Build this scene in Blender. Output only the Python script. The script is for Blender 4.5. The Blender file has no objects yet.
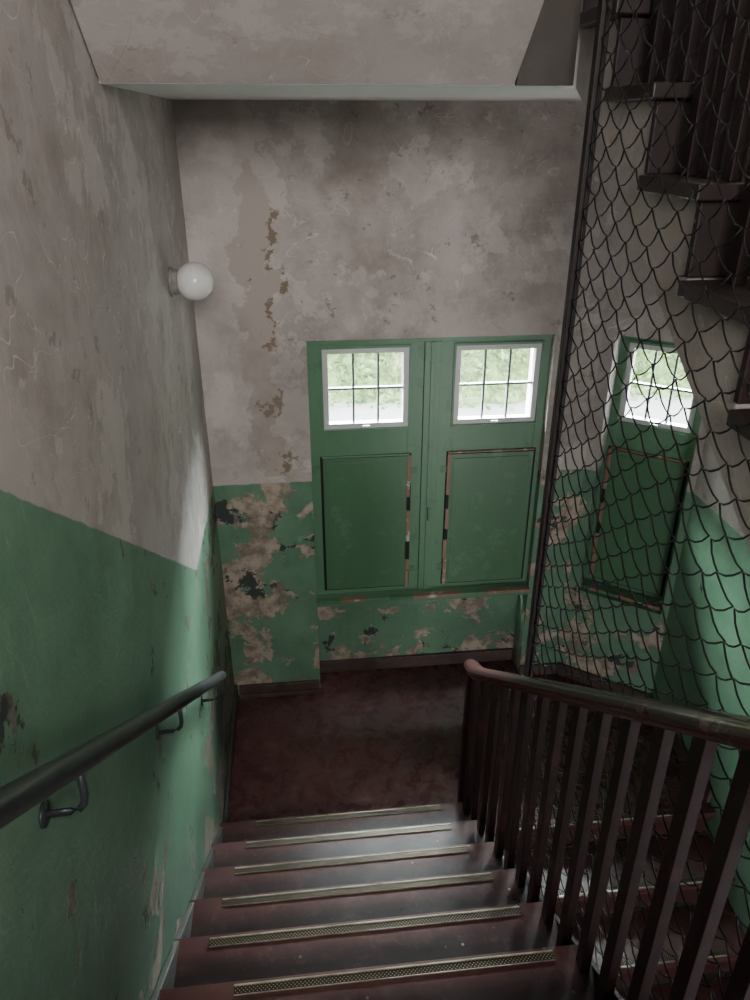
import bpy, math, random
from mathutils import Vector, Matrix
random.seed(7)

# ------------------------------------------------------------------ helpers
class MB:
    def __init__(s): s.v=[]; s.f=[]; s.m=[]; s.sm=[]
    def add(s,vs,fs,mat=0,smooth=False):
        o=len(s.v); s.v+= [tuple(v) for v in vs]
        for f in fs: s.f.append([o+i for i in f]); s.m.append(mat); s.sm.append(smooth)
    def box(s,x0,x1,y0,y1,z0,z1,mat=0):
        vs=[(x0,y0,z0),(x1,y0,z0),(x1,y1,z0),(x0,y1,z0),(x0,y0,z1),(x1,y0,z1),(x1,y1,z1),(x0,y1,z1)]
        s.add(vs,[(0,3,2,1),(4,5,6,7),(0,1,5,4),(1,2,6,5),(2,3,7,6),(3,0,4,7)],mat)
    def prism(s,poly,axis,a,b,mat=0):
        n=len(poly)
        def P(p,t):
            if axis=='z': return (p[0],p[1],t)
            if axis=='x': return (t,p[0],p[1])
            return (p[0],t,p[1])
        vs=[P(p,a) for p in poly]+[P(p,b) for p in poly]
        fs=[list(range(n))[::-1],list(range(n,2*n))]
        for i in range(n):
            j=(i+1)%n; fs.append((i,j,n+j,n+i))
        s.add(vs,fs,mat)
    def tube(s,pts,r,seg=8,mat=0,smooth=True,cap=True):
        pts=[Vector(p) for p in pts]; vs=[]; n=len(pts)
        rs=r if isinstance(r,(list,tuple)) else [r]*n
        for i,p in enumerate(pts):
            t=(pts[min(i+1,n-1)]-pts[max(i-1,0)]).normalized()
            up=Vector((1,0,0)) if abs(t.x)<.9 else Vector((0,0,1))
            a=t.cross(up).normalized(); b=t.cross(a).normalized()
            for k in range(seg):
                an=2*math.pi*k/seg
                vs.append(p+a*math.cos(an)*rs[i]+b*math.sin(an)*rs[i])
        fs=[]
        for i in range(n-1):
            for k in range(seg):
                k2=(k+1)%seg
                fs.append((i*seg+k,i*seg+k2,(i+1)*seg+k2,(i+1)*seg+k))
        if cap:
            fs.append(tuple(range(seg))); fs.append(tuple(range((n-1)*seg,n*seg)))
        s.add(vs,fs,mat,smooth)
    def sweep(s,prof,path,mat=0,smooth=True):
        n=len(prof); vs=[]
        for (x,y,z,sc) in path:
            for (a,b) in prof: vs.append((x+a*sc,y,z+b*sc))
        fs=[]
        for i in range(len(path)-1):
            for k in range(n):
                k2=(k+1)%n; fs.append((i*n+k,i*n+k2,(i+1)*n+k2,(i+1)*n+k))
        fs.append(tuple(range(n))); fs.append(tuple(range((len(path)-1)*n,len(path)*n)))
        s.add(vs,fs,mat,smooth)
    def sphere(s,c,r,mat=0,nu=32,nv=20):
        vs=[];fs=[]
        for j in range(nv+1):
            th=math.pi*j/nv
            for i in range(nu):
                ph=2*math.pi*i/nu
                vs.append((c[0]+r*math.sin(th)*math.cos(ph),c[1]+r*math.sin(th)*math.sin(ph),c[2]+r*math.cos(th)))
        for j in range(nv):
            for i in range(nu):
                i2=(i+1)%nu
                fs.append((j*nu+i,(j+1)*nu+i,(j+1)*nu+i2,j*nu+i2))
        s.add(vs,fs,mat,True)
    def obj(s,name,mats,bevel=0,matrix=None):
        me=bpy.data.meshes.new(name); me.from_pydata(s.v,[],s.f)
        for m in mats: me.materials.append(m)
        for i,p in enumerate(me.polygons):
            p.material_index=s.m[i]; p.use_smooth=s.sm[i]
        me.validate()
        import bmesh
        bm=bmesh.new(); bm.from_mesh(me)
        bmesh.ops.recalc_face_normals(bm,faces=bm.faces[:]); bm.to_mesh(me); bm.free()
        ob=bpy.data.objects.new(name,me); bpy.context.scene.collection.objects.link(ob)
        if matrix is not None: ob.matrix_world=matrix
        if bevel:
            b=ob.modifiers.new('bev','BEVEL'); b.width=bevel; b.segments=2; b.limit_method='ANGLE'; b.angle_limit=math.radians(50)
        return ob

class NT:
    def __init__(s,name,rough=.6,metal=0,spec=.5):
        s.mat=bpy.data.materials.new(name); s.mat.use_nodes=True
        s.t=s.mat.node_tree; s.n=s.t.nodes; s.bsdf=s.n['Principled BSDF']
        s.bsdf.inputs['Roughness'].default_value=rough; s.bsdf.inputs['Metallic'].default_value=metal
        s.bsdf.inputs['Specular IOR Level'].default_value=spec
        g=s.n.new('ShaderNodeNewGeometry'); s.pos=g.outputs['Position']
    def link(s,a,b): s.t.links.new(a,b)
    def setin(s,inp,v):
        if hasattr(v,'is_output') : s.link(v,inp)
        else:
            if isinstance(v,(tuple,list)) and len(v)==3 and inp.type=='RGBA': v=(*v,1)
            inp.default_value=v
    def math(s,op,a,b=0.0,c=None,clamp=False):
        n=s.n.new('ShaderNodeMath'); n.operation=op; n.use_clamp=clamp
        s.setin(n.inputs[0],a); s.setin(n.inputs[1],b)
        if c is not None: s.setin(n.inputs[2],c)
        return n.outputs[0]
    def sep(s):
        n=s.n.new('ShaderNodeSeparateXYZ'); s.link(s.pos,n.inputs[0]); return n.outputs
    def mapping(s,scale=(1,1,1),rot=(0,0,0),loc=(0,0,0)):
        n=s.n.new('ShaderNodeMapping'); s.link(s.pos,n.inputs[0])
        n.inputs['Scale'].default_value=scale; n.inputs['Rotation'].default_value=rot; n.inputs['Location'].default_value=loc
        return n.outputs[0]
    def noise(s,scale,detail=4,rough=.5,vec=None,dist=0):
        n=s.n.new('ShaderNodeTexNoise'); s.link(vec if vec is not None else s.pos,n.inputs['Vector'])
        n.inputs['Scale'].default_value=scale; n.inputs['Detail'].default_value=min(detail,6)
        n.inputs['Roughness'].default_value=rough; n.inputs['Distortion'].default_value=dist
        return n.outputs[0]
    def ramp(s,fac,stops,const=False):
        n=s.n.new('ShaderNodeValToRGB'); s.link(fac,n.inputs[0])
        r=n.color_ramp
        if const: r.interpolation='CONSTANT'
        while len(r.elements)<len(stops): r.elements.new(.5)
        for e,(p,c) in zip(r.elements,stops):
            e.position=p; e.color=(c,c,c,1) if not isinstance(c,(tuple,list)) else (*c,1)
        return n.outputs[0]
    def range(s,v,a,b,c=0,d=1):
        n=s.n.new('ShaderNodeMapRange'); s.setin(n.inputs[0],v)
        for i,x in enumerate((a,b,c,d)): n.inputs[i+1].default_value=x
        return n.outputs[0]
    def mix(s,fac,a,b,mode='MIX'):
        n=s.n.new('ShaderNodeMix'); n.data_type='RGBA'; n.blend_type=mode
        s.setin(n.inputs[0],fac); s.setin(n.inputs[6],a); s.setin(n.inputs[7],b)
        return n.outputs[2]
    def color(s,c): s.setin(s.bsdf.inputs['Base Color'],c)
    def bump(s,h,strength=.3,dist=.01):
        n=s.n.new('ShaderNodeBump'); s.link(h,n.inputs['Height']); n.inputs['Strength'].default_value=strength
        n.inputs['Distance'].default_value=dist; s.link(n.outputs[0],s.bsdf.inputs['Normal'])

def scratches(t,seedloc,scale=2.2,w=.012,lo=.42):
    v=t.mapping(scale=(1,1,1),rot=(.6,.4,.9),loc=seedloc)
    n=t.noise(scale,2,.5,v,1.5)
    d=t.math('ABSOLUTE',t.math('SUBTRACT',n,.5))
    line=t.math('SUBTRACT',1,t.math('DIVIDE',d,w*.25),clamp=True)
    m=t.ramp(t.noise(1.7,2,.5,t.mapping(loc=(seedloc[1]+4,2,seedloc[0]))),[(lo,0),(lo+.1,1)])
    return t.math('MULTIPLY',line,m)

def wall_mat(name,kind):
    t=NT(name,.75,0,.35); X,Y,Z=t.sep()
    k={'left':.8,'plain':.5,'back':1.0}.get(kind,.7)
    n1=t.noise(1.1,4,.55); n2=t.noise(5,6,.7)
    up=t.mix(t.ramp(n1,[(.3,0),(.7,1)]),(.36,.32,.295),(.50,.455,.43))
    up=t.mix(t.math('MULTIPLY',t.ramp(n2,[(.46,0),(.70,1)]),.7*k),up,(.23,.19,.165))
    up=t.mix(t.math('MULTIPLY',t.ramp(t.noise(2.6,6,.7,t.mapping(loc=(3,8,1))),[(.54,0),(.565,1)]),.5*k),up,(.62,.58,.55))
    up=t.mix(t.math('MULTIPLY',scratches(t,(1,2,3),2.2,.010),.6),up,(.80,.76,.72))
    up=t.mix(t.math('MULTIPLY',scratches(t,(7,5,1),4.5,.010),.55),up,(.78,.74,.70))
    up=t.mix(t.math('MULTIPLY',scratches(t,(3,9,6),1.1,.004,.45),.6),up,(.2,.17,.15))
    pitmask=t.ramp(t.noise(9,6,.75,t.mapping(loc=(5,5,5))),[(.63,0),(.638,1)])
    up=t.mix(t.math('MULTIPLY',pitmask,.6*k),up,(.17,.14,.12))
    if kind=='back':
        wob=t.noise(4,6,.7)
        d=t.math('ABSOLUTE',t.math('ADD',t.math('ADD',X,.17),t.math('MULTIPLY',t.math('SUBTRACT',wob,.5),.5)))
        band=t.range(d,.03,.14,1,0)
        band=t.math('MULTIPLY',band,t.range(Z,1.5,1.6,0,1))
        band=t.math('MULTIPLY',band,t.range(Z,3.3,2.9,0,1))
        bm=t.ramp(t.math('MULTIPLY',band,t.noise(8,6,.7,t.mapping(loc=(2,2,2)))),[(.20,0),(.23,1)])
        up=t.mix(t.math('MULTIPLY',bm,.9),up,(.21,.16,.105))
        lt=t.ramp(t.math('ADD',t.math('MULTIPLY',X,-.9),t.math('MULTIPLY',n2,1.1)),[(.60,0),(.62,1)])
        up=t.mix(t.math('MULTIPLY',lt,.5),up,(.64,.59,.56))
        st=t.ramp(t.noise(1.9,6,.65,t.mapping(loc=(4,1,7))),[(.48,0),(.62,1)])
        up=t.mix(t.math('MULTIPLY',st,.4),up,(.22,.185,.165))
    g=t.mix(t.ramp(t.noise(2.2,4,.6,t.mapping(loc=(9,1,4))),[(.35,0),(.7,1)]),(.115,.225,.145),(.175,.31,.205))
    g=t.mix(t.math('MULTIPLY',t.ramp(n2,[(.48,0),(.7,1)]),.5),g,(.065,.15,.095))
    g=t.mix(t.math('MULTIPLY',scratches(t,(4,4,8),3,.012),.4),g,(.36,.48,.40))
    pn=t.noise(4.2 if kind!='left' else 3.2,6,.66,t.mapping(loc=(2.3,6.1,.4)),.3)
    if kind=='back':
        big=t.math('MULTIPLY',t.math('SUBTRACT',t.noise(1.7,2,.5,t.mapping(loc=(8,3,5))),.5),.30)
        bias=t.math('ADD',t.range(X,.1,-.1,0.015,.045),t.math('MULTIPLY',t.math('SUBTRACT',.9,Z),.015))
        pv=t.math('ADD',t.math('ADD',pn,bias),big); th=.545
    elif kind=='left':
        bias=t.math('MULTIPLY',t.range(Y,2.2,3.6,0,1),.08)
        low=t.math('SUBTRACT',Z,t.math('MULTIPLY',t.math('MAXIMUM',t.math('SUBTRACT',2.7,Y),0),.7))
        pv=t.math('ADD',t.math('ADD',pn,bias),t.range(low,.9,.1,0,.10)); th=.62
        low_shade=t.math('MULTIPLY',t.range(low,1.1,.3,0,.8),t.range(n1,.3,.6,.6,1))
        g=t.mix(low_shade,g,(.036,.068,.048))  # dim light low on this wall, painted into the green as a darker tone
    elif kind=='angled':
        pv=t.math('ADD',pn,t.range(Z,1.0,.3,0,.08)); th=.62
    else:
        pv=pn; th=.66
    peel=t.ramp(pv,[(th,0),(th+.005,1)])
    under=t.mix(t.ramp(t.noise(11,4,.7),[(.42,0),(.60,1)]),(.46,.38,.31),(.22,.18,.14))
    under=t.mix(t.ramp(t.noise(5,4,.7,t.mapping(loc=(1,7,7))),[(.57,0),(.60,1)]),under,(.05,.065,.06))
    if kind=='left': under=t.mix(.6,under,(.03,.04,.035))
    g2=t.mix(peel,g,under)
    if kind=='left': bound=t.math('ADD',1.5,t.math('MULTIPLY',t.math('MAXIMUM',t.math('SUBTRACT',2.96,Y),0),.705))
    elif kind=='right': bound=t.math('SUBTRACT',1.5,t.math('MULTIPLY',t.math('MAXIMUM',t.math('SUBTRACT',2.85,Y),0),.68))
    elif kind=='plain': bound=-50.0
    else: bound=1.5
    gm=t.range(t.math('SUBTRACT',t.math('ADD',bound,t.math('MULTIPLY',t.math('SUBTRACT',t.noise(14,3),.5),.018)),Z),-.002,.002,0,1)
    col=t.mix(gm,up,g2); t.color(col)
    r=t.math('SUBTRACT',.8,t.math('MULTIPLY',gm,t.math('SUBTRACT',.42,t.math('MULTIPLY',peel,.38))))
    t.setin(t.bsdf.inputs['Roughness'],r)
    h=t.math('MULTIPLY',n2,.6)
    h=t.math('SUBTRACT',h,t.math('MULTIPLY',t.math('MULTIPLY',peel,gm),.35))
    t.bump(h,.5,.022)
    return t.mat

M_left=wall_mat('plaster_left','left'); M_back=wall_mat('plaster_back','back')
M_ang=wall_mat('plaster_angled','angled'); M_right=wall_mat('plaster_right','right'); M_plain=wall_mat('plaster_plain','plain')

def floor_mat(name,base1,base2,scuff,rough=.38,scl=1.0,amt=.6,wear_shade=None,rr=.15,spec=.5):
    t=NT(name,rough,0,spec)
    n1=t.noise(2.0*scl,5,.65); n2=t.noise(9*scl,6,.75,dist=.4)
    c=t.mix(t.ramp(n1,[(.35,0),(.65,1)]),base1,base2)
    if wear_shade:
        # foot wear: paint worn thin along the nosing in the middle of each tread, nosing shadow painted in as a dark band toward the back
        X,Y,Z=t.sep(); y0,col,dirt_shade=wear_shade
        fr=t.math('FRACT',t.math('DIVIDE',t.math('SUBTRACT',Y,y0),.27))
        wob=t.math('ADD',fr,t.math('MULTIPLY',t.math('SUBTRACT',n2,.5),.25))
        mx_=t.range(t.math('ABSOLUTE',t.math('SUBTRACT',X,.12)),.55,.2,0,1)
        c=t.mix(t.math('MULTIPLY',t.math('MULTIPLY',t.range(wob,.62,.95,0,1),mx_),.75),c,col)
        c=t.mix(t.range(wob,.80,.52,0,.9),c,dirt_shade)
    c=t.mix(t.math('MULTIPLY',t.ramp(n2,[(.55,0),(.75,1)]),amt),c,scuff)
    v=t.n.new('ShaderNodeTexVoronoi'); t.link(t.pos,v.inputs['Vector']); v.inputs['Scale'].default_value=16
    sp=t.math('MULTIPLY',t.ramp(v.outputs['Distance'],[(.06,1),(.1,0)]),t.ramp(t.noise(5,3),[(.5,0),(.6,1)]))
    c=t.mix(t.math('MULTIPLY',sp,.5),c,(.4,.36,.34))
    c=t.mix(t.math('MULTIPLY',scratches(t,(2,6,1),4,.008,.4),.3),c,scuff)
    t.color(c)
    t.setin(t.bsdf.inputs['Roughness'],t.range(n2,.3,.7,rough-.05,rough+rr))
    t.bump(n2,.2,.005)
    return t.mat
M_floor=floor_mat('floor_maroon',(.045,.016,.017),(.10,.038,.037),(.30,.22,.20),.24,1,.5)
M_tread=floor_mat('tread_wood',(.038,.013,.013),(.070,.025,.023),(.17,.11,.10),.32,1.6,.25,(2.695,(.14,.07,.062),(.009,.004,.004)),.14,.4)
M_treadB=floor_mat('tread_wood_lower',(.05,.02,.02),(.10,.042,.04),(.2,.13,.12),.28,1.6,.3)
M_riser=floor_mat('riser_wood',(.035,.012,.012),(.05,.018,.016),(.12,.08,.07),.45,1,.3)
M_skirt=floor_mat('skirting_paint',(.05,.032,.028),(.09,.06,.05),(.24,.21,.17),.5,2,.5)
M_skl=floor_mat('skirting_grimy',(.028,.032,.027),(.05,.05,.042),(.15,.15,.13),.5,2,.4)
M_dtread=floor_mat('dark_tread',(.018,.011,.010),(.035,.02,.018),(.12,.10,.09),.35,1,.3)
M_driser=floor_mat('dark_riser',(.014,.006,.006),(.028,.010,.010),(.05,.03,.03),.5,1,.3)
M_fascia=floor_mat('fascia_brown',(.035,.027,.021),(.055,.042,.034),(.09,.07,.055),.6,1,.3)
t=NT('ceiling_white',.8); t.color(t.mix(t.noise(3,5,.6),(.62,.60,.58),(.75,.73,.71))); M_ceil=t.mat

def wood(name,c1,c2,rough=.3,worn=None,wa=.7,spec=.5):
    t=NT(name,rough,0,spec)
    v=t.mapping(scale=(14,14,1.6))
    n=t.noise(3,4,.6,v,.6)
    c=t.mix(n,c1,c2)
    if worn: c=t.mix(t.math('MULTIPLY',t.ramp(t.noise(7,6,.75),[(.56,0),(.62,1)]),wa),c,worn)
    t.color(c); t.bump(n,.15,.003); return t.mat
M_dark=wood('dark_varnished_wood',(.012,.006,.006),(.022,.009,.009),.5,spec=.3)
M_hand=wood('handrail_wood',(.035,.013,.013),(.06,.022,.022),.2,(.13,.065,.063))
M_newel=wood('baluster_wood',(.012,.005,.005),(.024,.008,.008),.5,(.05,.018,.018),.7,.25)
M_joingreen=wood('joinery_green',(.095,.21,.12),(.13,.265,.16),.38,(.065,.16,.10),.55)
M_pangreen=wood('panel_green',(.070,.165,.090),(.095,.205,.112),.36,(.13,.26,.165),.5)
M_rawwood=wood('worn_raw_wood',(.20,.11,.08),(.36,.22,.17),.6,(.60,.55,.48),.8)
M_gap=wood('dark_gap',(.006,.010,.008),(.010,.014,.010),.7)
M_white=wood('sash_white',(.55,.56,.56),(.65,.65,.65),.4)
M_bar=NT('glazing_bar_grey',.45).mat; M_bar.node_tree.nodes['Principled BSDF'].inputs['Base Color'].default_value=(.16,.17,.17,1)
def plain(name,c,rough,metal=0):
    t=NT(name,rough,metal); n=t.noise(25,4,.6)
    t.color(t.mix(t.ramp(n,[(.4,0),(.7,1)]),c,tuple(min(1,x*1.5+.004) for x in c))); t.bump(n,.1,.002); return t.mat
M_iron=plain('painted_iron',(.030,.033,.036),.35,.3)
M_post=plain('rusty_iron',(.016,.009,.007),.6,.1)
M_wire=plain('mesh_wire',(.010,.009,.009),.5,.3)
M_opal=NT('opal_glass',.18).mat; M_opal.node_tree.nodes['Principled BSDF'].inputs['Base Color'].default_value=(.8,.8,.76,1)
M_cer=plain('lamp_base_ceramic',(.22,.21,.19),.4)

t=NT('brass_nosing',.4,.6)
X,Y,Z=t.sep()
ck=t.math('MULTIPLY',t.math('SINE',t.math('MULTIPLY',X,560)),t.math('SINE',t.math('MULTIPLY',Y,560)))
dirt_shade=t.noise(6,4,.7)
c=t.mix(t.ramp(ck,[(.3,0),(.6,1)]),(.018,.014,.010),(.26,.22,.15))
t.color(t.mix(t.ramp(dirt_shade,[(.45,0),(.7,.6)]),c,(.04,.03,.022))); M_brass=t.mat
t=NT('nosing_edge',.35,.6); t.color(t.mix(t.ramp(t.noise(8,4,.7),[(.4,0),(.65,1)]),(.50,.45,.36),(.20,.17,.12))); M_edge=t.mat

g=bpy.data.materials.new('window_glass'); g.use_nodes=True; nt=g.node_tree; nt.nodes.clear()
o=nt.nodes.new('ShaderNodeOutputMaterial'); mx=nt.nodes.new('ShaderNodeMixShader'); tr=nt.nodes.new('ShaderNodeBsdfTransparent'); gl=nt.nodes.new('ShaderNodeBsdfGlossy')
gl.inputs['Roughness'].default_value=.03; mx.inputs[0].default_value=.04; tr.inputs[0].default_value=(.93,.96,.94,1)
nt.links.new(tr.outputs[0],mx.inputs[1]); nt.links.new(gl.outputs[0],mx.inputs[2]); nt.links.new(mx.outputs[0],o.inputs[0]); M_glass=g

# ------------------------------------------------------------------ dimensions
XL,XR=-.49,2.13; YB=3.85; CA=(1.65,3.85); CB=(2.13,3.475)
RI,TR=.183,.27; ZLOW,ZTOP=-2.05,7.5
G=.003; ZUP=3.79
DX=Vector((.788,-.616,0)); DN=Vector((.616,.788,0))

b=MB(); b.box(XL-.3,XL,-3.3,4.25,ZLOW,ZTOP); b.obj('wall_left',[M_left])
b=MB(); b.box(XR,XR+.3,-3.3,CB[1],ZLOW,ZTOP); b.prism([(2.13,3.475),(2.43,3.475),(2.346,3.75)],'z',ZLOW,ZTOP); b.obj('wall_right',[M_right])
b=MB(); b.box(XL,XR,-3.3,-3.0,ZLOW,ZTOP); b.obj('wall_front',[M_plain])
b=MB()
b.box(XL,.06,YB,4.25,ZLOW,ZTOP); b.box(1.39,1.65,YB,4.25,ZLOW,ZTOP)
b.box(.06,1.39,YB,4.25,2.30,5.3); b.box(.06,1.39,YB,4.25,6.5,ZTOP)
b.box(.06,1.39,4.03,4.25,-.2,.68); b.box(.06,1.39,YB,4.25,ZLOW,-.26)
b.prism([(1.65,3.85),(1.866,4.126),(1.65,4.25)],'z',ZLOW,ZTOP)
b.obj('wall_back',[M_back])
L=math.hypot(CB[0]-CA[0],CB[1]-CA[1])
mat_ang=Matrix.Translation((CA[0],CA[1],0))@Matrix.Rotation(math.atan2(CB[1]-CA[1],CB[0]-CA[0]),4,'Z')
b=MB()
b.box(0,.07,0,.35,ZLOW,ZTOP); b.box(.57,L,0,.35,ZLOW,ZTOP); b.box(.07,.57,0,.35,ZLOW,.68); b.box(.07,.57,0,.35,2.30,ZTOP)
b.obj('wall_angled',[M_ang],matrix=mat_ang)

b=MB()
b.prism([(XL,2.378),(.82,2.378),(.82,2.692),(XR,2.692),(2.13,3.475),(1.65,3.85),(1.39,3.85),(1.39,4.03),(.06,4.03),(.06,3.85),(XL,3.85)],'z',-.26,0)
b.obj('floor_landing',[M_floor])
b=MB(); b.box(XL,XR,-3,.10,1.63,1.83); b.obj('floor_upper',[M_floor])
b=MB(); b.box(XL,XR,-3,4.25,-2.05,-1.83); b.obj('floor_lower',[M_floor])
b=MB(); b.prism([(XL,2.378),(.82,2.378),(.82,2.56),(XR,2.56),(2.13,3.475),(1.65,3.85),(XL,3.85)],'z',3.40,ZUP); b.obj('ceiling_landing',[M_ceil])
b=MB(); b.box(.657,.82,2.352,2.377,3.40,3.84); b.obj('trim_2',[M_fascia])
b=MB(); b.box(XL,XR,-3,-.1,5.42,5.62); b.obj('ceiling_upper',[M_plain])
b=MB(); b.box(XL-.3,XR+.3,-3.3,4.3,ZTOP,ZTOP+.2); b.obj('ceiling_top',[M_plain])

# ------------------------------------------------------------------ stairs
def flight_toward_cam(name,x0,x1,z0,strips,plasterx1,mats,th=.26):
    b=MB(); y1=2.66
    for n in range(1,11):
        yf=y1-TR*(n-1)+.035; yb=y1-TR*n+.02 if n<10 else y1-TR*9-.12
        z=z0+RI*n
        if n<10: b.box(x0,x1,yb,yf,z-.035,z,0)
        else: b.box(x0,x1,yf-.16,yf,z-.035,z+.001,0)
        b.box(x0,x1-.02,y1-TR*(n-1)-.02,y1-TR*(n-1),z-RI+.001,z-.036,1)
    poly=[(2.639,z0+.001)]
    for n in range(1,11):
        yf=y1-TR*(n-1)-.021; z=z0+RI*n-.036
        if n>1: poly.append((yf,z-RI))
        poly.append((yf,z))
    poly+=[(.11,z0+RI*10-.036),(.11,z0+1.76-th),(2.374,z0-th),(2.374,z0+.001)]
    b.prism(poly,'x',x0,plasterx1,2)
    if strips:
        xs=[(-.31,.625),(-.33,.615),(-.35,.637),(-.365,.651),(-.37,.668),(-.26,.675),(-.33,.67),(-.35,.66),(-.33,.67),(-.33,.67)]
        for n in range(1,11):
            yc=y1-TR*(n-1)+.008; z=z0+RI*n; a,c=xs[n-1]
            b.box(a,c,yc-.013,yc+.010,z+.001,z+.005,3)
            b.box(a,c,yc+.010,yc+.0155,z+.001,z+.007,4)
            b.box(a,c,yc-.0145,yc-.013,z+.001,z+.006,4)
    return b.obj(name,mats,bevel=.0035)
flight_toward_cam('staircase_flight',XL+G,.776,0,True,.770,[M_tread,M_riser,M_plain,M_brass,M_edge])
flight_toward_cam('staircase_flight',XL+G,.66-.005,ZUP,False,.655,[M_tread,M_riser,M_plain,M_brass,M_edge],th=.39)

def flight_away(name,x0,x1,z0,strips,xo,mats,ri,tr,yc0,yend,zbot,th,zfloor):
    b=MB()
    for m in range(1,11):
        yf=yc0+tr*m-.035; yb=yc0+tr*(m+1)-.02; z=z0+ri*m
        if m==10: yb=yend-.002
        b.box(xo,x1,yf,yb,z-.035,z,0)
        b.box(xo+.03,x1,yc0+tr*m,yc0+tr*m+.02,max(zfloor+.001,z-ri),z-.036,1)
        if strips:
            b.box(x0+.1,x1-.15,yf+.012,yf+.036,z+.001,z+.005,3); b.box(x0+.1,x1-.15,yf+.004,yf+.012,z+.001,z+.008,4)
    poly=[]
    for m in range(1,10):
        y=yc0+tr*m+.021; z=z0+ri*m-.036
        poly+=[(y,max(z-ri,zfloor+.001)),(y,z)]
    ye=yend-.003; sl=ri/tr
    def low(y): return z0+ri*(y-yc0+.035)/tr-th
    ya=ye-.25
    poly+=[(ye,z0+ri*9-.036),(ye,max(zbot,low(ya)-.02)),(ya,low(ya))]
    ys_=yc0+(zfloor+.001+th-z0)*tr/ri-.035
    poly+=[(max(ys_,yc0+tr+.05),max(zfloor+.001,low(max(ys_,yc0+tr+.05))))]
    b.prism(poly,'x',x0,x1,2)
    return b.obj(name,mats,bevel=.004)
flight_away('staircase_flight',.90,XR-G,-1.83,True,.84,[M_treadB,M_riser,M_plain,M_brass,M_edge],.183,.27,-.03,2.692,-.26,.255,-1.83)
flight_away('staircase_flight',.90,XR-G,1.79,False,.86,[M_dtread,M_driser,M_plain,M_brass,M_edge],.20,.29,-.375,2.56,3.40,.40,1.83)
b=MB()
def tz2(y): return 1.79+.20*min(10,max(0,int(math.floor((y+.375+.035)/.29))))
y=.32
while y<2.5:
    zt=tz2(y); b.box(.945,.973,y-.02,y+.02,zt+.001,1.79+.20*(y+.375)/.29+.93,0); y+=.0967
b.sweep([(-.020,-.036),(-.034,-.014),(-.038,.0),(-.034,.014),(-.022,.024),(0,.029),(.022,.024),(.034,.014),(.038,0),(.034,-.014),(.020,-.036)],
        [(.959,.15,1.79+.20*.525/.29+.95,1),(.959,2.5,1.79+.20*2.875/.29+.95,1)],0)
b.obj('stair_balustrade',[M_dark],bevel=.002)

b=MB()
def nl(y): return RI+(2.70-y)*RI/TR
b.prism([(2.78,0.001),(2.78,.10),(2.70,nl(2.70)-.02),(.2,nl(.2)+.01),(.2,nl(.2)-.20),(2.62,0.001)],'x',XL+.001,XL+.022)
b.box(XL+.001,XL+.020,2.78,3.849,0.001,.09)
b.obj('baseboard_left',[M_skl],bevel=.004)
b=MB()
b.box(XL+.03,.055,YB-.022,YB-.001,.001,.085); b.box(XL+.03,.075,YB-.045,YB-.022,.001,.03)
b.box(.065,1.385,4.005,4.029,.001,.09); b.box(1.385,1.64,YB-.022,YB-.001,.001,.085)
b.obj('baseboard_back',[M_skirt],bevel=.004)
b=MB(); b.box(.01,L-.01,-.022,-.001,.001,.09); b.obj('baseboard_angled',[M_skirt],bevel=.004,matrix=mat_ang)
b=MB(); b.box(XR-.022,XR-.001,2.70,3.44,.001,.10); b.obj('baseboard_right',[M_skirt],bevel=.004)

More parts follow.
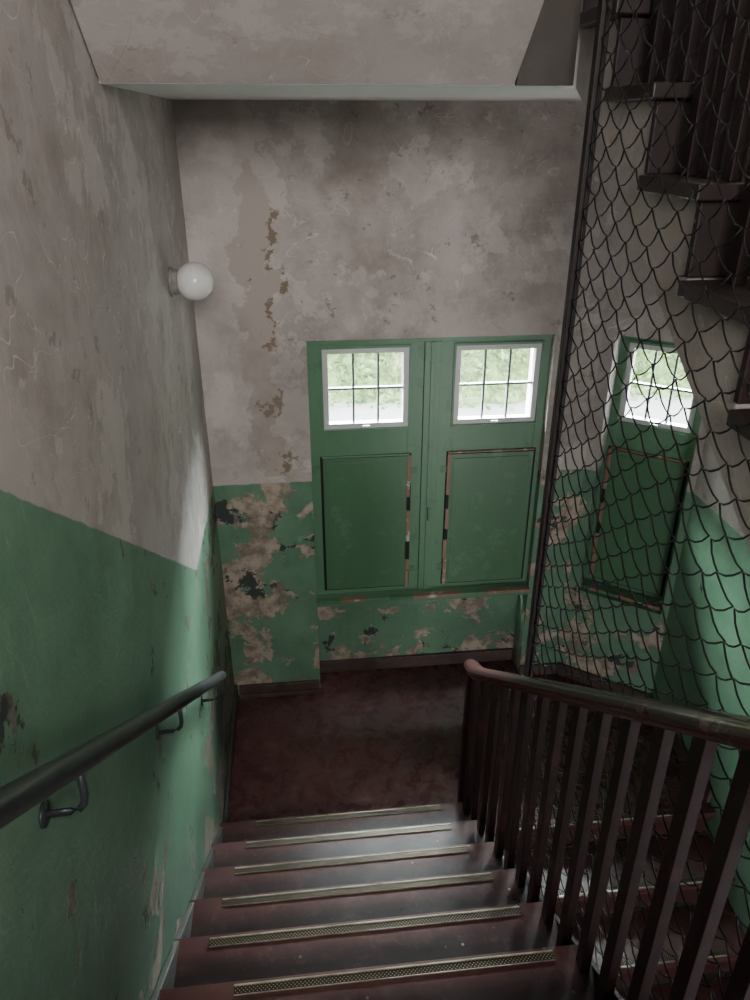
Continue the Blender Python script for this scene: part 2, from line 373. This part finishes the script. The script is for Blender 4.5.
# ------------------------------------------------------------------ windows
def window(name,W,sashes,matrix,rawsides=()):
    b=MB(); z0,z1=.70,2.30; zp0,zp1=.735,1.615; zs0,zs1=1.785,2.24
    cols=[0]+[v for s in sashes for v in s]+[W]
    for i in range(0,len(cols),2): b.box(cols[i],cols[i+1],.0,.07,z0,z1,0)
    for i,(a,c) in enumerate(sashes):
        b.box(a,c,.002,.068,z0,zs0,0); b.box(a,c,.002,.068,zs1,z1,0)
        pa,pc=a-.018,c+.012
        b.box(pa-.011,pc+.011,-.003,.0,zp0-.006,zp1+.011,6)
        b.box(pa+.004,pc-.004,-.014,-.002,zp0+.006,zp1-.004,1)
        b.box(pa+.030,pc-.030,-.018,-.014,zp0+.035,zp1-.030,1)
        for (p,q,r,s) in ((a-.012,c+.012,zs0-.014,zs0),(a-.012,c+.012,zs1,zs1+.014),(a-.012,a,zs0,zs1),(c,c+.012,zs0,zs1)):
            b.box(p,q,-.008,.0,r,s,0)
        f=.030; ys0,ys1=.006,.05
        b.box(a,c,ys0,ys1,zs0,zs0+f,3); b.box(a,c,ys0,ys1,zs1-f,zs1,3)
        b.box(a,a+f,ys0,ys1,zs0+f,zs1-f,3); b.box(c-f,c,ys0,ys1,zs0+f,zs1-f,3)
        w=(c-a-2*f)
        for k in (1,2):
            xx=a+f+w*k/3; b.box(xx-.006,xx+.006,.015,.042,zs0+f,zs1-f,4)
        zz=(zs0+zs1)/2; b.box(a+f,c-f,.014,.043,zz-.006,zz+.006,4)
        b.box(a+f,c-f,.028,.031,zs0+f,zs1-f,5)
        b.box((a+c)/2-.02,(a+c)/2+.02,-.012,.006,zs0+.006,zs0+.02,3)
        side=rawsides[i] if i<len(rawsides) else 0
        b.box(pa,pc,-.014,.004,zp1+.001,zp1+.010,2 if side<0 else 0)
        if side>=0:
            for (u,v,m,o) in ((0,.13,2,0),(.135,.22,2,.004),(.225,.36,6,-.003),(.365,.60,2,.002),(.605,.70,6,0),(.705,.80,2,-.003),(.805,1,2,.002)):
                b.box(pc-.014+o,pc+.006+o,-.020,.01,zp0+(zp1-zp0)*u,zp0+(zp1-zp0)*v,m)
        if side<=0:
            for (u,v,m,o) in ((0,.20,2,0),(.205,.36,2,-.004),(.365,.44,6,0),(.445,.60,2,.002),(.605,.70,6,-.003),(.705,1,2,0)):
                b.box(pa-.006+o,pa+.014+o,-.020,.01,zp0+(zp1-zp0)*u,zp0+(zp1-zp0)*v,m)
        hx=c+.018 if side>=0 else a-.058
        for hz_ in (zp0+.12,zp1-.1):
            b.box(hx,hx+.040,-.004,.001,hz_-.02,hz_+.02,1)
    if len(sashes)==2:
        m0,m1=sashes[0][1],sashes[1][0]; mid=(m0+m1)/2
        b.box(mid-.045,mid+.045,-.012,.0,z0,z1-.031,0); b.box(mid-.012,mid+.012,-.02,-.012,z0,z1-.031,0)
        b.box(mid-.0475,mid-.045,-.004,.0,z0,z1-.031,6)
        b.tube([(mid,-.03,1.2),(mid,-.045,1.24),(mid,-.03,1.28)],.006,8,0)
    b.box(0,W,-.012,0,z1-.03,z1-.001,0)
    b.box(-.0,W,-.085,.12,z0-.026,z0+.002,0)
    n=9
    for i in range(n):
        if i%4!=2: b.box(W*i/n+.002,W*(i+1)/n-.002,-.090,-.050,z0-.014,z0+.005,2 if i%3 else 1)
    b.box(0,W,-.05,-.01,z0-.06,z0-.026,0)
    return b.obj(name,[M_joingreen,M_pangreen,M_rawwood,M_white,M_bar,M_glass,M_gap],bevel=.002,matrix=matrix)
window('window_1',1.33,[(.08,.55),(.805,1.28)],Matrix.Translation((.06,3.905,0)),rawsides=(1,-1))
window('window_2',.50,[(.05,.45)],mat_ang@Matrix.Translation((.07,.12,0)),rawsides=(-1,))
b=MB()
b.box(.06,1.39,3.95,4.0,5.3,5.36,0); b.box(.06,1.39,3.95,4.0,6.44,6.5,0)
for x in (.06,.69,1.33): b.box(x,x+.06,3.95,4.0,5.36,6.44,0)
b.box(.12,1.33,3.97,3.975,5.36,6.44,1)
b.obj('window_3',[M_white,M_glass])

# ------------------------------------------------------------------ wall handrail
b=MB(); xr=-.41
def hz(y): return 1.02+.722*(2.80-y)
pts=[(xr,y,hz(y)) for y in (.05,.4,.8,1.2,1.6,2.0,2.4,2.7,2.80)]
pts+=[(xr-.002,2.825,hz(2.80)-.016),(xr-.006,2.838,hz(2.8)-.026)]
b.tube(pts,[.0235]*9+[.019,.012],20)
for yb in (.2,1.01,1.85,2.66):
    z=hz(yb)
    b.tube([(xr,yb,z-.01),(xr,yb,z-.08),(xr-.004,yb,z-.100),(xr-.014,yb,z-.112),(xr-.03,yb,z-.117),(XL+.004,yb,z-.119)],.0068,10)
    b.tube([(XL+.001,yb,z-.119),(XL+.006,yb,z-.119)],.024,20)
b.obj('wall_handrail',[M_iron])

# ------------------------------------------------------------------ balustrade
b=MB(); xb=.750
def rz(y): return 1.055+.745*(2.66-y)
prof=[(-.020,-.036),(-.022,-.022),(-.034,-.014),(-.038,.0),(-.034,.014),(-.022,.024),(-.008,.029),(.008,.029),(.022,.024),(.034,.014),(.038,0),(.034,-.014),(.022,-.022),(.020,-.036)]
path=[(xb,2.765,rz(2.69)-.004,.35),(xb,2.755,rz(2.69)-.0,.75),(xb,2.73,rz(2.69)+.004,.97),(xb,2.66,rz(2.66)+.005,1.05),(xb,2.60,rz(2.60),1),(xb,2.0,rz(2.0),1),(xb,1.0,rz(1.0),1),(xb,.25,rz(.25),1),(xb,.1,rz(.15),1),(xb,-.1,rz(.12),1),(xb,-2.6,rz(.12),1)]
b.sweep(prof,path,1)
def treadz(y):
    if y>2.695: return 0
    n=int(math.floor((2.695-y)/TR))+1
    return RI*min(n,10)
y=2.63
while y>.1:
    z0=treadz(y)
    b.box(xb-.015,xb+.013,y-.021,y+.021,z0+.001,rz(y)-.02,0)
    y-=.135
y=-.05
while y>-2.6:
    b.box(xb-.014,xb+.014,y-.019,y+.019,1.832,rz(.12)-.02,0); y-=.135
b.box(xb-.02,xb+.02,2.70,2.74,.001,rz(2.69)-.03,0)
b.obj('stair_balustrade',[M_newel,M_hand],bevel=.002)

b=MB()
b.prism([(2.70,.001),(2.70,nl(2.70)-.20+.05),(2.60,nl(2.60)-.05),(.2,nl(.2)-.05),(.2,nl(.2)-.42),(2.37,-.25),(2.37,.001)],'x',.777,.794)
b.obj('trim_1',[M_dark],bevel=.003)

# ------------------------------------------------------------------ wire mesh screen + post
b=MB(); xm=.812
hw,hh=.060,.041
z0m,z1m=-.6,5.2; ys=2.135
rows=int((z1m-z0m)/hh); wires=int((ys-.05)/hw)
for i in range(wires):
    pts=[]
    for r in range(rows+1):
        z=z0m+r*hh
        off=(i + ((r+i)%2))*hw
        jx=.0035*(1 if (r%2) else -1)
        wv=math.sin(z*2.1+i*.23)*.010
        wz=math.sin(i*.5+z)*.007
        pts.append((xm+jx+random.uniform(-.002,.002),ys-off+wv+random.uniform(-.003,.003) if i else ys-off,z+wz))
        if r<rows:
            off2=(i + ((r+1+i)%2))*hw
            for fr in (.33,.66):
                o_=off+(off2-off)*fr
                pts.append((xm+jx*(1-2*fr),ys-o_+wv*.9,z+hh*fr-.0085+wz))
    b.tube(pts,.0023,4,0,True,False)
b.tube([(xm,ys-.003,-.2),(xm,ys-.003,5.2)],.0035,6)
b.obj('wire_mesh_screen',[M_wire])
b=MB(); b.box(.798,.826,ys+.003,ys+.033,-.9,5.3)
b.obj('screen_post',[M_post],bevel=.003)

# ------------------------------------------------------------------ globe lamp
b=MB(); c=(-.392,3.19,2.73)
b.sphere(c,.076,1)
b.tube([(XL+.001,c[1],c[2]),(XL+.012,c[1],c[2])],.058,28)
b.tube([(XL+.012,c[1],c[2]),(XL+.035,c[1],c[2])],[.052,.047],28)
b.obj('globe_wall_lamp',[M_cer,M_opal])

# ------------------------------------------------------------------ outside
t=NT('outdoor_gravel',.9); t.color(t.mix(t.noise(2,5,.7),(.45,.45,.43),(.6,.6,.57))); M_gr=t.mat
t=NT('foliage',.7); t.color(t.mix(t.ramp(t.noise(3.5,5,.8),[(.4,0),(.62,1)]),(.08,.14,.05),(.36,.47,.20))); M_fol=t.mat
b=MB(); b.box(-30,40,4.4,60,-1.75,-1.7); b.obj('ground_outside',[M_gr])
b=MB()
for k in range(14000):
    x=random.uniform(-4,17); u=random.random()**.8
    y=13.8+u*3.4+random.uniform(-.15,.15)+.25*math.sin(x*1.3); z=-1.65+u*3.0+random.uniform(-.15,.15)
    s=random.uniform(.05,.12)
    a=Vector((random.gauss(0,1),random.gauss(0,1),random.gauss(0,1))).normalized(); q=a.cross(Vector((random.gauss(0,1),random.gauss(0,1),random.gauss(0,1)))).normalized()
    p=Vector((x,y,z)); b.add([p-a*s,p+q*s*.45,p+a*s,p-q*s*.45],[(0,1,2,3)])
N=60
vs=[];fs=[]
for i in range(N+1):
    for j in range(12):
        x=-5+i*23/N; u=j/11
        vs.append((x,14.1+u*3.6+.25*math.sin(x*1.3)+random.uniform(-.1,.1),-1.72+u*3.1+random.uniform(-.1,.1)))
for i in range(N):
    for j in range(11): fs.append((i*12+j,(i+1)*12+j,(i+1)*12+j+1,i*12+j+1))
b.add(vs,fs,0,True)
b.obj('hedge_bank',[M_fol])

# ------------------------------------------------------------------ light
w=bpy.data.worlds.new('world'); bpy.context.scene.world=w; w.use_nodes=True
bg=w.node_tree.nodes['Background']; bg.inputs[0].default_value=(.88,.95,1,1); bg.inputs[1].default_value=9
def area(name,loc,target,sx,sy,p,col,spread=180):
    l=bpy.data.lights.new(name,'AREA'); l.shape='RECTANGLE'; l.size=sx; l.size_y=sy; l.energy=p; l.color=col; l.spread=math.radians(spread)
    o=bpy.data.objects.new(name,l); o.location=loc
    o.rotation_euler=(Vector(target)-Vector(loc)).to_track_quat('-Z','Y').to_euler(); bpy.context.scene.collection.objects.link(o)
area('sky_light',(.2,8,5.4),(.7,3.9,1.9),6,4.4,19000,(.90,.95,1))
area('sky_light',(-2.6,6.8,5.6),(.9,3.9,1.9),2.6,2.6,12000,(.90,.96,1))
q=Vector(CA+(0,))+DX*.3+DN*4.2
area('sky_light',(q.x,q.y,4.9),(1.9,3.7,1.9),5,3.5,16000,(.90,.96,1))
area('upper_fill_light',(.30,-1.9,4.1),(.1,2.6,3.4),1.4,1.0,72,(1,.96,.94),130)  # added fill from behind the camera, no real fitting modelled
area('lower_fill_light',(1.5,-1.6,.3),(1.5,1.8,-.7),1.2,.8,65,(1,.95,.97))  # added unseen fill to brighten the treads of the lower flight

# ------------------------------------------------------------------ camera
cd=bpy.data.cameras.new('cam'); cd.sensor_fit='HORIZONTAL'; cd.sensor_width=36; cd.lens=36; cd.clip_start=.02
co=bpy.data.objects.new('camera',cd); co.location=(0,0,3.3); co.rotation_euler=(math.radians(63.43),0,math.radians(-6.19))
bpy.context.scene.collection.objects.link(co); bpy.context.scene.camera=co
